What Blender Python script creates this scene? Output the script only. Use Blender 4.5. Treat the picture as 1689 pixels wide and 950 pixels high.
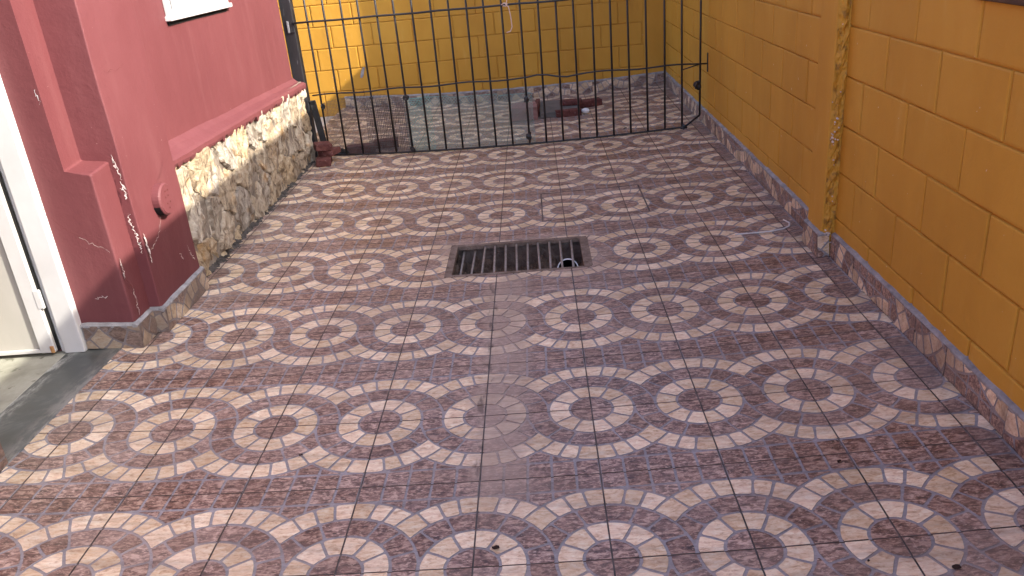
import bpy, bmesh, math, random
from mathutils import Vector, Matrix, noise
random.seed(7)
for o in list(bpy.data.objects): bpy.data.objects.remove(o)
S = bpy.context.scene
COL = S.collection
U = 0.35                     # one floor tile, metres; all lengths below are in tiles

# ------------------------------------------------------------------ camera
cam_d = bpy.data.cameras.new('camera'); cam = bpy.data.objects.new('camera', cam_d); COL.objects.link(cam)
S.camera = cam
CC = Vector((.6898, -4.5186, 4.1005)); YAW, PITCH, ROLL = -.0503, .4067, -.0910
fw = Vector((math.sin(YAW)*math.cos(PITCH), math.cos(YAW)*math.cos(PITCH), -math.sin(PITCH)))
rt = Vector((math.cos(YAW), -math.sin(YAW), 0)); up = rt.cross(fw)
r2 = math.cos(ROLL)*rt + math.sin(ROLL)*up; u2 = -math.sin(ROLL)*rt + math.cos(ROLL)*up
M = Matrix((r2, u2, -fw)).transposed().to_4x4(); M.translation = CC*U
cam.matrix_world = M
cam_d.sensor_width = 36; cam_d.lens = 1336.06/1689*36; cam_d.clip_start = .05; cam_d.clip_end = 500

# ------------------------------------------------------------------ sky, sun, exposure
SUN = Vector((1, -.38, .768)).normalized()
w = bpy.data.worlds.new('World'); S.world = w; w.use_nodes = True
wn = w.node_tree; wn.nodes.clear()
sky = wn.nodes.new('ShaderNodeTexSky'); sky.sky_type = 'NISHITA'; sky.sun_disc = False
sky.sun_elevation = math.asin(SUN.z); sky.sun_rotation = math.atan2(SUN.x, SUN.y)
sky.air_density = .45; sky.dust_density = 1.7; sky.ozone_density = 0
bg = wn.nodes.new('ShaderNodeBackground'); bg.inputs[1].default_value = .15
wo = wn.nodes.new('ShaderNodeOutputWorld')
wn.links.new(sky.outputs[0], bg.inputs[0]); wn.links.new(bg.outputs[0], wo.inputs[0])
sd = bpy.data.lights.new('sun', 'SUN'); sd.energy = 2.0; sd.angle = math.radians(.55); sd.color = (1, .94, .85)
so = bpy.data.objects.new('sun', sd); COL.objects.link(so); so.rotation_euler = SUN.to_track_quat('Z', 'Y').to_euler()
so.location = (6, -4, 8)
S.view_settings.view_transform = 'Standard'; S.view_settings.look = 'None'
S.view_settings.exposure = 2.42; S.view_settings.gamma = 1
S.render.engine = 'CYCLES'; S.render.resolution_x = 1024; S.render.resolution_y = 576

# ------------------------------------------------------------------ helpers
def zf(x):                   # the yard floor falls to its middle
    i = math.floor(x); t = x-i
    return .0067*((1-t)*i*i + t*(i+1)**2)

def tag(o, label=None, cat=None, group=None, kind=None):
    if label: o['label'] = label
    if cat: o['category'] = cat
    if group: o['group'] = group
    if kind: o['kind'] = kind
    return o

def link(o, parent=None):
    COL.objects.link(o)
    if parent is not None:
        o.parent = parent
        q = parent; L = Vector((0, 0, 0))
        while q is not None: L += q.location; q = q.parent
        o.matrix_parent_inverse = Matrix.Translation(-L) if parent.type == 'EMPTY' and parent.parent is None else Matrix.Identity(4)
    return o

def empty(name, loc):
    o = bpy.data.objects.new(name, None); o.empty_display_size = .1
    o.location = Vector(loc)*U; COL.objects.link(o); return o

def mesh(name, vs, fs, mats, idx=None, smooth=False, scale=U):
    me = bpy.data.meshes.new(name)
    me.from_pydata([(v[0]*scale, v[1]*scale, v[2]*scale) for v in vs], [], fs)
    for m in (mats if isinstance(mats, (list, tuple)) else [mats]): me.materials.append(m)
    if idx: me.polygons.foreach_set('material_index', idx)
    if smooth: me.polygons.foreach_set('use_smooth', [True]*len(me.polygons))
    me.update(); return me

def ob(name, me, parent=None):
    return link(bpy.data.objects.new(name, me), parent)

def bm_mesh(name, bm, mats, smooth=False, scale=U):
    bmesh.ops.recalc_face_normals(bm, faces=bm.faces)
    me = bpy.data.meshes.new(name)
    bmesh.ops.scale(bm, vec=(scale,)*3, verts=bm.verts)
    bm.to_mesh(me); bm.free()
    for m in (mats if isinstance(mats, (list, tuple)) else [mats]): me.materials.append(m)
    if smooth: me.polygons.foreach_set('use_smooth', [True]*len(me.polygons))
    return me

def bm_box(bm, a, b, bev=0, seg=1):
    c = [(a[i]+b[i])/2 for i in range(3)]; s = [abs(b[i]-a[i]) for i in range(3)]
    r = bmesh.ops.create_cube(bm, size=1)
    bmesh.ops.scale(bm, vec=s, verts=r['verts']); bmesh.ops.translate(bm, vec=c, verts=r['verts'])
    if bev:
        es = list({e for v in r['verts'] for e in v.link_edges})
        bmesh.ops.bevel(bm, geom=es, offset=bev, segments=seg, affect='EDGES', profile=.5)

def box(name, a, b, mat, parent=None, bev=.012, seg=2):
    bm = bmesh.new(); bm_box(bm, a, b, bev, seg)
    return ob(name, bm_mesh(name, bm, mat), parent)

def tube_data(pts, r, n=6, closed=False, cap=True, rr=None):
    pts = [Vector(p) for p in pts]; vs = []; fs = []; m = len(pts)
    prev = None
    for i, p in enumerate(pts):
        a = pts[(i-1) % m] if (i or closed) else p; b = pts[(i+1) % m] if (i < m-1 or closed) else p
        t = (b-a).normalized()
        if prev is None:
            ref = Vector((0, 0, 1)) if abs(t.z) < .9 else Vector((1, 0, 0)); nn = t.cross(ref).normalized()
        else: nn = (prev - t*prev.dot(t)).normalized()
        prev = nn; bb = t.cross(nn)
        q = r if rr is None else r*rr[i]
        for k in range(n):
            an = 2*math.pi*k/n; vs.append(p + nn*math.cos(an)*q + bb*math.sin(an)*q)
    for i in range(m if closed else m-1):
        for k in range(n):
            j = (i+1) % m; fs.append((i*n+k, i*n+(k+1) % n, j*n+(k+1) % n, j*n+k))
    if cap and not closed: fs += [tuple(range(n))[::-1], tuple(range((m-1)*n, m*n))]
    return vs, fs

def tube(name, pts, r, mat, parent=None, n=6, **k):
    vs, fs = tube_data(pts, r, n, **k); return ob(name, mesh(name, vs, fs, mat, smooth=True), parent)

class Bag:
    def __init__(s): s.v = []; s.f = []; s.m = []
    def add(s, vs, fs, mi=0):
        o = len(s.v); s.v += list(vs); s.f += [tuple(i+o for i in f) for f in fs]; s.m += mi if isinstance(mi, list) else [mi]*len(fs)
    def me(s, name, mats, **k): return mesh(name, s.v, s.f, mats, s.m, **k)

# ------------------------------------------------------------------ materials
class NT:
    def __init__(s, name):
        s.mat = bpy.data.materials.new(name); s.mat.use_nodes = True
        s.t = s.mat.node_tree; s.b = s.t.nodes['Principled BSDF']
        s.pos = s.n('ShaderNodeNewGeometry').outputs['Position']
    def n(s, t): return s.t.nodes.new(t)
    def set(s, inp, v):
        if hasattr(v, 'default_value') or v.__class__.__name__ == 'NodeSocket' or isinstance(v, bpy.types.NodeSocket): s.t.links.new(v, inp)
        else: inp.default_value = v
    def sc(s, v, src=None, off=(0, 0, 0)):
        m = s.n('ShaderNodeMapping'); s.set(m.inputs[0], src or s.pos); m.inputs['Scale'].default_value = v; m.inputs['Location'].default_value = off; return m.outputs[0]
    def noise(s, vec, scale=1, det=4, rough=.55, dist=0, col=False):
        q = s.n('ShaderNodeTexNoise'); s.set(q.inputs['Vector'], vec); q.inputs['Scale'].default_value = scale
        q.inputs['Detail'].default_value = det; q.inputs['Roughness'].default_value = rough; q.inputs['Distortion'].default_value = dist
        return q.outputs[1 if col else 0]
    def vor(s, vec, scale, feat='F1'):
        q = s.n('ShaderNodeTexVoronoi'); q.feature = feat; s.set(q.inputs['Vector'], vec); q.inputs['Scale'].default_value = scale; return q.outputs[0]
    def ramp(s, f, stops):
        q = s.n('ShaderNodeValToRGB'); s.set(q.inputs[0], f); e = q.color_ramp.elements
        while len(e) < len(stops): e.new(.5)
        for k, (p, c) in zip(e, stops):
            k.position = p; k.color = (*c, 1) if len(c) == 3 else c
        return q.outputs[0]
    def mr(s, f, a, b, c=0, d=1, smooth=True):
        q = s.n('ShaderNodeMapRange'); q.interpolation_type = 'SMOOTHSTEP' if smooth else 'LINEAR'
        s.set(q.inputs[0], f)
        for i, v in enumerate((a, b, c, d)): s.set(q.inputs[i+1], v)
        return q.outputs[0]
    def m(s, op, a, b=0.0, c=0.0):
        q = s.n('ShaderNodeMath'); q.operation = op
        for i, v in enumerate((a, b, c)): s.set(q.inputs[i], v)
        return q.outputs[0]
    def mix(s, f, a, b, mode='MIX'):
        q = s.n('ShaderNodeMix'); q.data_type = 'RGBA'; q.blend_type = mode; s.set(q.inputs[0], f)
        for i, v in ((6, a), (7, b)): s.set(q.inputs[i], (*v, 1) if isinstance(v, tuple) and len(v) == 3 else v)
        return q.outputs[2]
    def xyz(s, v=None):
        q = s.n('ShaderNodeSeparateXYZ'); s.set(q.inputs[0], v or s.pos); return q.outputs
    def rnd(s): return s.n('ShaderNodeObjectInfo').outputs['Random']
    def bump(s, h, st=.3, d=.01, nrm=None):
        q = s.n('ShaderNodeBump'); q.inputs['Strength'].default_value = st; q.inputs['Distance'].default_value = d; s.set(q.inputs['Height'], h)
        if nrm is not None: s.set(q.inputs['Normal'], nrm)
        return q.outputs[0]
    def fin(s, col, rough=.6, nrm=None, spec=.5, metal=0):
        s.set(s.b.inputs['Base Color'], (*col, 1) if isinstance(col, tuple) and len(col) == 3 else col)
        s.set(s.b.inputs['Roughness'], rough); s.b.inputs['Specular IOR Level'].default_value = spec; s.b.inputs['Metallic'].default_value = metal
        if nrm is not None: s.set(s.b.inputs['Normal'], nrm)
        return s.mat

def tile_mat(name, kind, skirt=False, grime=(.35, .75)):
    t = NT(name)
    st = t.noise(t.sc((34, 78, 78)), 1, 6, .70, .5)
    sp = t.noise(t.sc((75, 150, 150)), 1, 4, .65)
    big = t.noise(t.sc((1.1, 4.5, 3)), 1, 4, .6)
    if kind == 'cream':
        c = t.ramp(st, [(.36, (.50, .31, .175)), (.45, (.74, .54, .34)), (.54, (.83, .66, .445)), (.64, (.89, .77, .57))])
        c = t.mix(t.mr(sp, .56, .70, 0, .75), c, (.50, .31, .185))
    elif kind == 'dark':
        c = t.ramp(st, [(.38, (.058, .030, .023)), (.46, (.155, .083, .060)), (.53, (.29, .170, .125)), (.61, (.56, .39, .29))])
        c = t.mix(t.mr(sp, .54, .64), c, (.52, .365, .275))
    else:
        c = t.ramp(sp, [(.3, (.255, .232, .232)), (.7, (.39, .36, .36))])
    c = t.mix(t.mr(big, .42, .70, 0, .35), c, (.42, .32, .25))
    hsv = t.n('ShaderNodeHueSaturation'); t.set(hsv.inputs['Color'], c); t.set(hsv.inputs['Value'], t.mr(t.rnd(), 0, 1, .94, 1.06)); c = hsv.outputs[0]
    at = t.n('ShaderNodeAttribute'); at.attribute_name = 'cell'; cr = t.m('FRACT', t.m('ADD', t.m('MULTIPLY', at.outputs['Fac'], 7.3), t.m('MULTIPLY', t.rnd(), 5.1)))
    if kind != 'groove':
        bl = t.noise(t.sc((24, 34, 34)), 1, 3, .6); c = t.mix(t.mr(bl, .42, .66, .0, .42 if kind == 'cream' else .22), c, (.74, .52, .33) if kind == 'cream' else (.33, .205, .165))
        hs = t.n('ShaderNodeHueSaturation'); t.set(hs.inputs['Color'], c); t.set(hs.inputs['Value'], t.mr(cr, 0, 1, .84, 1.14, False)); t.set(hs.inputs['Saturation'], t.mr(cr, 0, 1, 1.1, .92, False)); c = hs.outputs[0]
    if not skirt:
        x, y, z = t.xyz()
        wob = t.noise(t.sc((3, 2.2, 1)), 1, 5, .65); wb = t.m('MULTIPLY', t.m('SUBTRACT', wob, .5), .22)
        xs = t.m('ADD', x, wb)
        band = t.mr(t.m('ABSOLUTE', t.m('SUBTRACT', xs, .055)), .045, .13, 1, 0)
        band = t.m('MULTIPLY', band, t.mr(y, .10, .42)); band = t.m('MULTIPLY', band, t.mr(y, 1.85, 1.98, 1, 0))
        gx = t.mr(t.m('ABSOLUTE', t.m('SUBTRACT', x, .1)), .36, .50, 1, 0); gy = t.mr(t.m('ABSOLUTE', t.m('SUBTRACT', y, 2.13)), .22, .33, 1, 0)
        gr = t.m('MULTIPLY', t.m('MULTIPLY', gx, gy), t.mr(wob, .35, .62))
        dust = t.m('MAXIMUM', t.m('MULTIPLY', band, t.mr(wob, .30, .55, .25, .92)), gr)
        c = t.mix(t.m('MULTIPLY', dust, .80), c, t.ramp(sp, [(.3, (.36, .26, .19)), (.7, (.47, .355, .275))]))
        # rusty drip and dirt left by water along the joint below the drain
        drip = t.mr(t.m('ABSOLUTE', t.m('SUBTRACT', xs, -.005)), .004, .022, 1, 0)
        drip = t.m('MULTIPLY', drip, t.mr(t.noise(t.sc((30, 9, 1)), 1, 4), .48, .62)); drip = t.m('MULTIPLY', drip, t.mr(t.m('ABSOLUTE', t.m('SUBTRACT', y, 1.0)), .75, .95, 1, 0))
        c = t.mix(t.m('MULTIPLY', drip, .75), c, (.10, .06, .04))
        # grime washed in along the house and the walls
        gl = t.mr(x, -1.46, -1.28, 1, 0); gl = t.m('MULTIPLY', gl, t.mr(y, 1.75, 2.0))
        gl = t.m('MULTIPLY', gl, t.mr(t.noise(t.sc((14, 9, 9)), 1, 5, .7), .38, .6))
        c = t.mix(t.m('MULTIPLY', gl, .6), c, (.055, .048, .042))
        gr2 = t.mr(x, 1.33, 1.46); c = t.mix(t.m('MULTIPLY', t.m('MULTIPLY', gr2, t.mr(wob, .4, .6)), .45), c, (.14, .10, .09))
    if skirt: c = t.mix(t.mr(big, .35, .6, *grime), c, (.12, .09, .073))
    sm = t.noise(t.sc((2.6, 26, 9)), 1, 4, .6); c = t.mix(t.mr(sm, .46, .68, 0, .30), c, (.12, .085, .075))
    b = t.bump(t.noise(t.sc((60, 170, 100)), 1, 3), .25, .0012)
    ro = t.mr(big, .3, .7, .34, .52)
    return t.fin(c, ro if kind != 'groove' else .7, b, .45)
TM = [tile_mat('tile_groove', 'groove'), tile_mat('tile_cream', 'cream'), tile_mat('tile_dark', 'dark')]
SM = [tile_mat('skirting_groove', 'groove', True), tile_mat('skirting_cream', 'cream', True), tile_mat('skirting_dark', 'dark', True)]

RM = [tile_mat('wall_skirting_groove', 'groove', True, (.05, .4)), tile_mat('wall_skirting_cream', 'cream', True, (.05, .4)), tile_mat('wall_skirting_dark', 'dark', True, (.05, .4))]
def yellow_mat(name, rough=False):
    t = NT(name)
    n1 = t.noise(t.sc((2.2, 2.2, 1.2)), 1, 5, .6); n2 = t.noise(t.sc((14, 14, 3)), 1, 4, .6)
    c = t.ramp(n1, [(.3, (.46, .225, .024)), (.52, (.52, .265, .030)), (.72, (.56, .30, .040))])
    c = t.mix(t.mr(n2, .58, .78, 0, .35), c, (.58, .35, .085))
    hsv = t.n('ShaderNodeHueSaturation'); t.set(hsv.inputs['Color'], c); t.set(hsv.inputs['Value'], t.mr(t.rnd(), 0, 1, .965, 1.035)); c = hsv.outputs[0]
    fl = t.noise(t.sc((60, 60, 45)), 1, 2, .5); c = t.mix(t.mr(fl, .765, .79), c, (.70, .62, .50))
    gr = t.noise(t.sc((9, 9, 2)), 1, 5, .7); c = t.mix(t.mr(gr, .60, .8, 0, .3), c, (.22, .10, .02))
    h = t.m('ADD', t.m('MULTIPLY', t.noise(t.sc((120, 120, 120)), 1, 3), .35), t.noise(t.sc((22, 22, 22)), 1, 4))
    if rough:
        h = t.m('ADD', h, t.m('MULTIPLY', t.vor(t.sc((55, 55, 40)), 1), 1.2)); c = t.mix(t.mr(t.noise(t.sc((40, 40, 30)), 1, 4), .5, .68, 0, .65), c, (.13, .065, .02))
    return t.fin(c, .62, t.bump(h, .9 if rough else .35, .006), .35)
M_YEL = yellow_mat('ochre_wall_paint'); M_YELR = yellow_mat('rough_ochre_render', True)

def red_mat():
    t = NT('red_wall_paint')
    n1 = t.noise(t.sc((1.6, 1.6, .8)), 1, 5, .6); n2 = t.noise(t.sc((12, 12, 1.6)), 1, 5, .6)
    c = t.ramp(n1, [(.3, (.118, .031, .033)), (.5, (.136, .038, .040)), (.7, (.152, .046, .048))])
    c = t.mix(t.mr(n2, .5, .75, 0, .4), c, (.172, .060, .060))
    n3 = t.noise(t.sc((25, 25, 25)), 1, 4); c = t.mix(t.mr(n3, .6, .75, 0, .35), c, (.11, .029, .032))
    fl = t.noise(t.sc((75, 75, 60)), 1, 2, .5); c = t.mix(t.mr(fl, .785, .80), c, (.50, .34, .30))
    h = t.m('ADD', t.noise(t.sc((14, 14, 14)), 1, 4), t.m('MULTIPLY', t.noise(t.sc((90, 90, 90)), 1, 3), .3))
    return t.fin(c, .6, t.bump(h, .35, .008), .35)
M_RED = red_mat()

def stone_mat():
    t = NT('rough_stone')
    r = t.rnd(); v = t.n('ShaderNodeVectorMath'); v.operation = 'ADD'; t.set(v.inputs[0], t.pos)
    cx = t.n('ShaderNodeCombineXYZ'); t.set(cx.inputs[0], t.m('MULTIPLY', r, 9)); t.set(cx.inputs[1], t.m('MULTIPLY', r, 31)); t.set(v.inputs[1], cx.outputs[0])
    p = v.outputs[0]
    n = t.noise(t.sc((14, 20, 11), p), 1, 6, .68, .8)
    base = t.ramp(r, [(0, (.40, .31, .20)), (.2, (.54, .46, .34)), (.35, (.30, .24, .17)), (.5, (.52, .40, .24)), (.65, (.34, .30, .245)), (.8, (.50, .44, .35)), (1, (.38, .27, .15))])
    c = t.mix(t.mr(n, .5, .72, 0, .7), base, (.64, .57, .44)); c = t.mix(t.mr(n, .52, .36, 0, .9), c, (.15, .108, .072))
    n2 = t.noise(t.sc((50, 60, 40), p), 1, 4, .7); c = t.mix(t.mr(n2, .60, .75, 0, .6), c, (.10, .08, .065))
    n3 = t.noise(t.sc((7, 7, 9), p), 1, 3); c = t.mix(t.mr(n3, .58, .72, 0, .55), c, (.50, .30, .12))
    h = t.m('ADD', n, t.m('MULTIPLY', t.noise(t.sc((70, 70, 55), p), 1, 4, .7), .5))
    return t.fin(c, .85, t.bump(h, 1.0, .022), .2)
M_STONE = stone_mat()

def simple(name, c1, c2, sc=8, rough=.8, bst=.4, bd=.004, spec=.3, stretch=(1, 1, 1), metal=0, fleck=None):
    t = NT(name); v = t.sc(tuple(sc*q for q in stretch)); n = t.noise(v, 1, 6, .65, .3)
    c = t.ramp(n, [(.32, c1), (.68, c2)])
    if fleck: c = t.mix(t.mr(t.noise(t.sc(tuple(4.3*sc*q for q in stretch)), 1, 3), .62, .70), c, fleck)
    return t.fin(c, rough, t.bump(t.noise(t.sc(tuple(3.5*sc*q for q in stretch)), 1, 5, .7), bst, bd), spec, metal)
M_GROUT = simple('dirty_grout', (.085, .064, .054), (.24, .185, .16), 11, .9)
M_MORT = simple('stone_mortar', (.13, .105, .08), (.34, .285, .22), 12, .95, 1, .012)
M_CEM = simple('grey_cement', (.20, .19, .185), (.40, .385, .37), 16, .9, .8, .006)
t_ = NT('dark_slate_slab'); n_ = t_.noise(t_.sc((5, 8, 5)), 1, 6, .7, .6); n2_ = t_.noise(t_.sc((26, 9, 9)), 1, 5, .7); x_ = t_.xyz()[0]
c_ = t_.ramp(n_, [(.3, (.030, .034, .033)), (.55, (.085, .092, .085)), (.72, (.17, .18, .16))])
c_ = t_.mix(t_.m('MULTIPLY', t_.mr(t_.m('ABSOLUTE', t_.m('SUBTRACT', x_, -1.73)), .02, .07, 1, 0), t_.mr(n2_, .42, .62)), c_, (.36, .37, .34))
c_ = t_.mix(t_.m('MULTIPLY', t_.mr(x_, -1.60, -1.51), t_.mr(n2_, .40, .60, .1, .8)), c_, (.26, .24, .21))
M_SLAB = t_.fin(c_, t_.mr(n_, .3, .7, .28, .55), t_.bump(n2_, .3, .003), .5)
M_PORCH = simple('pale_cement_floor', (.22, .22, .17), (.42, .42, .35), 5, .55, .3, .003, .4, fleck=(.16, .16, .12))
M_GROUND = simple('bare_ground', (.36, .33, .28), (.52, .48, .42), 2, .95)
M_WHITE = simple('white_gloss_paint', (.52, .51, .49), (.60, .59, .57), 4, .38, .15, .002, .5)
M_CREAMD = simple('cream_door_paint', (.42, .40, .35), (.48, .46, .41), 3, .4, .15, .002, .5, (1, 1, .5))
M_BLACK = simple('black_iron_paint', (.008, .008, .009), (.022, .02, .02), 20, .42, .3, .002, .5, fleck=(.06, .035, .022))
M_POST = simple('black_post_paint', (.006, .006, .007), (.016, .016, .018), 9, .55, .3, .003, .5, (1, 1, .25), fleck=(.09, .09, .10))
M_RUST = simple('rusty_drain_iron', (.12, .085, .062), (.27, .205, .16), 22, .85, .8, .004, .3, fleck=(.09, .045, .025))
M_BAR = simple('worn_grate_bar', (.20, .17, .145), (.36, .32, .28), 30, .6, .6, .003, .5)
M_DIRT = simple('wet_drain_dirt', (.060, .042, .030), (.27, .195, .145), 13, .95, 1, .02, .2, fleck=(.21, .17, .13))
M_PIT = simple('drain_pit_cement', (.10, .078, .062), (.24, .19, .155), 14, .95, 1, .015)
M_BRICK = simple('dark_red_brick', (.085, .028, .024), (.17, .062, .05), 18, .9, .9, .006, fleck=(.26, .15, .13))
M_BRICKP = simple('pale_red_brick', (.20, .10, .085), (.34, .20, .175), 18, .9, .9, .006)
M_PVC = simple('white_pvc', (.66, .66, .64), (.78, .78, .76), 6, .4)
M_VOID = simple('dark_void', (.006, .006, .006), (.012, .011, .010), 6, .9)
M_WIRE = simple('dark_galvanised_wire', (.05, .046, .042), (.12, .108, .095), 30, .55, .2, .001, .5)
M_GREEN = simple('green_plastic_net', (.12, .34, .29), (.26, .50, .44), 20, .5, .2, .001, .4)
M_STRING = simple('pale_pink_string', (.62, .46, .38), (.76, .60, .52), 40, .9, .6, .001)
M_WCORD = simple('white_cord', (.55, .53, .50), (.72, .70, .67), 40, .9, .6, .001)
M_PLAST = simple('exposed_plaster', (.55, .46, .40), (.78, .72, .66), 40, .95, .8, .004)
M_CRACK = simple('crack_dark', (.10, .030, .028), (.17, .05, .045), 30, .95)
M_LEAF = simple('dry_leaf', (.018, .011, .008), (.045, .025, .018), 30, .9)
M_BOARD = simple('grey_board', (.10, .095, .085), (.17, .155, .14), 9, .8, .5, .003)
M_TIMB = simple('dark_timber', (.05, .025, .012), (.11, .06, .03), 9, .7, .5, .003, .3, (8, 1, 8))
M_GLASS = simple('window_shade', (.10, .105, .11), (.17, .175, .18), 3, .25, .1, .001, .5)
M_DSTRIP = simple('dark_grey_strip', (.030, .028, .026), (.06, .055, .05), 9, .8)

TM.append(M_GROUT); SM.append(M_GROUT); RM.append(M_GROUT)
# ------------------------------------------------------------------ tile design
def arc(c, r, a, b, n):
    return [(c[0]+r*math.cos(math.radians(a+(b-a)*i/n)), c[1]+r*math.sin(math.radians(a+(b-a)*i/n))) for i in range(n+1)]
G = .0112
def sector(c, r0, r1, a, b, ga=True, gb=True):
    n = max(3, int(abs(b-a)/6))
    da0 = math.degrees(G/r0) if r0 > .05 else 0; da1 = math.degrees(G/r1)
    out = arc(c, r1, a+(da1 if ga else 0), b-(da1 if gb else 0), n)
    if r0 < .01: return out+[c]
    return out + arc(c, r0, b-(da0 if gb else 0), a+(da0 if ga else 0), n)
def area(p): return .5*sum(p[i-1][0]*p[i][1]-p[i][0]*p[i-1][1] for i in range(len(p)))
def dense(p, d=.022):
    o = []
    for i in range(len(p)):
        a, b = p[i], p[(i+1) % len(p)]; L = math.dist(a, b); k = max(1, int(L/d))
        o += [(a[0]+(b[0]-a[0])*j/k, a[1]+(b[1]-a[1])*j/k) for j in range(k)]
    return o
def cut_circle(p, c, R):
    q = dense(p); ins = [math.dist(v, c) < R-1e-9 for v in q]
    if all(ins): return []
    if not any(ins): return p
    n = len(q); s = next(i for i in range(n) if ins[i-1] and not ins[i])
    q = q[s:]+q[:s]; ins = ins[s:]+ins[:s]
    keep = [v for v, f in zip(q, ins) if not f]
    def pr(v):
        d = math.dist(v, c); return (c[0]+(v[0]-c[0])*R/d, c[1]+(v[1]-c[1])*R/d)
    e, b = pr(keep[-1]), pr(keep[0])
    a0 = math.atan2(e[1]-c[1], e[0]-c[0]); a1 = math.atan2(b[1]-c[1], b[0]-c[0])
    d = (a1-a0+math.pi) % (2*math.pi)-math.pi; k = max(2, int(abs(d)*R/.03))
    return keep + [(c[0]+R*math.cos(a0+d*i/k), c[1]+R*math.sin(a0+d*i/k)) for i in range(k+1)]
def clip_half(p, ax, val, sgn):
    o = []
    for i in range(len(p)):
        a, b = p[i-1], p[i]; fa = (a[ax]-val)*sgn; fb = (b[ax]-val)*sgn
        if (fa >= 0) != (fb >= 0):
            t = fa/(fa-fb); o.append((a[0]+(b[0]-a[0])*t, a[1]+(b[1]-a[1])*t))
        if fb >= 0: o.append(b)
    return o
def clip_rect(p, x0, y0, x1, y1):
    for ax, v, s in ((0, x0, 1), (0, x1, -1), (1, y0, 1), (1, y1, -1)):
        if len(p) < 3: return []
        p = clip_half(p, ax, v, s)
    return p if len(p) > 2 and abs(area(p)) > 8e-5 else []
def rounded(p, d=.014):
    o = []; n = len(p)
    q = [p[i] for i in range(n) if math.dist(p[i], p[i-1]) > 1e-4]; n = len(q)
    for i in range(n):
        a, b, c = Vector(q[i-1]), Vector(q[i]), Vector(q[(i+1) % n])
        u, v = b-a, c-b
        if u.length < 1e-6 or v.length < 1e-6: continue
        if u.angle(v) > math.radians(38):
            k0 = min(d, u.length*.4); k1 = min(d, v.length*.4)
            o += [tuple(b-u.normalized()*k0), tuple(b-u.normalized()*k0*.3+v.normalized()*k1*.3), tuple(b+v.normalized()*k1)]
        else: o.append(tuple(b))
    return o
def design():
    A, B = (0., 0.), (1., 0.); cells = []
    def put(p, m):
        if len(p) > 2 and abs(area(p)) > 3e-4:
            k = len(cells); p = dense(rounded(p, .017), .03)
            cells.append(([(x+.0055*noise.noise(Vector((x*11, y*11, k*3.7))), y+.0055*noise.noise(Vector((x*11, y*11, k*3.7+50)))) for x, y in p], m))
    put(sector(A, 0, .2-G, 0, 90, False, False), 2); put(sector(B, 0, .2-G, 90, 180, False, False), 2)
    for a, b, f, g in ((0, 31, 0, 1), (31, 62, 1, 1), (62, 90, 1, 0)): put(sector(A, .2+G, .4-G, a, b, f, g), 1)
    for a, b, f, g in ((90, 117, 0, 1), (117, 152, 1, 1), (152, 180, 1, 0)): put(sector(B, .2+G, .4-G, a, b, f, g), 1)
    for a, b, f, g in ((0, 20, 0, 1), (20, 45, 1, 1), (45, 66, 1, 1), (66, 90, 1, 0)): put(sector(A, .4+G, .6-G, a, b, f, g), 2)
    for a, b, f, g in ((90, 113, 0, 1), (113, 136, 1, 1), (136, 178, 1, 0)): put(cut_circle(sector(B, .4+G, .6-G, a, b, f, g), A, .6+G), 2)
    for a, b, f, g in ((90, 102, 0, 1), (102, 114, 1, 1), (114, 127, 1, 1), (127, 155, 1, 0)): put(cut_circle(sector(B, .6+G, .8-G, a, b, f, g), A, .6+G), 1)
    for a, b, f, g in ((20, 65, 0, 1), (65, 77, 1, 1), (77, 90, 1, 0)): put(cut_circle(sector(A, .6+G, .8-G, a, b, f, g), B, .8+G), 1)
    for i in range(5):
        put([(i*.2+G, .8+G), (i*.2+.2-G, .8+G), (i*.2+.2-G, 1.02), (i*.2+G, 1.02)], 2)
        r = [(i*.2+G, .6), (i*.2+.2-G, .6), (i*.2+.2-G, .8-G), (i*.2+G, .8-G)]
        r = cut_circle(r, A, .8+G)
        if len(r) > 2: r = cut_circle(r, B, .8+G)
        if len(r) > 2: put(r, 2)
    return cells
CELLS = design()
J = .0065                    # half a tile joint
def tile_mesh(name, rects, mats, rot180=False, th=.0125, relief=.0075, origin=(.5, .5), quarter=0):
    bag = Bag(); tone = []
    for (x0, y0, x1, y1) in rects:
        if x1-x0 < .004 or y1-y0 < .004: continue
        bs = [(x0, y0), (x1, y0), (x1, y1), (x0, y1)]
        vs = [(x-origin[0], y-origin[1], z) for z in (-th, -relief) for x, y in bs]
        bag.add(vs, [(4, 5, 6, 7)], 0); bag.add(vs, [(0, 1, 5, 4), (1, 2, 6, 5), (2, 3, 7, 6), (3, 0, 4, 7)], 3); tone += [.5]*5
        for ci, (p, m) in enumerate(CELLS):
            for _ in range(quarter): p = [(1-y, x) for x, y in p]
            if rot180: p = [(1-x, 1-y) for x, y in p]
            p = clip_rect(p, x0, y0, x1, y1)
            if len(p) < 3: continue
            if area(p) < 0: p = p[::-1]
            n = len(p)
            vs = [(x-origin[0], y-origin[1], 0) for x, y in p]+[(x-origin[0], y-origin[1], -relief) for x, y in p]
            bag.add(vs, [tuple(range(n))], m); bag.add(vs, [(i, n+i, n+(i+1) % n, (i+1) % n) for i in range(n)], [0 if min(abs(p[i][a]-b) for i in (q, (q+1) % n) for a, b in ((0, x0), (0, x1), (1, y0), (1, y1))) > .001 else 3 for q in range(n)]); tone += [(ci*.618+.13) % 1]*(n+1)
    if not bag.f: return None
    me = bag.me(name, mats); at = me.attributes.new('cell', 'FLOAT', 'FACE'); at.data.foreach_set('value', tone); return me

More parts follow.
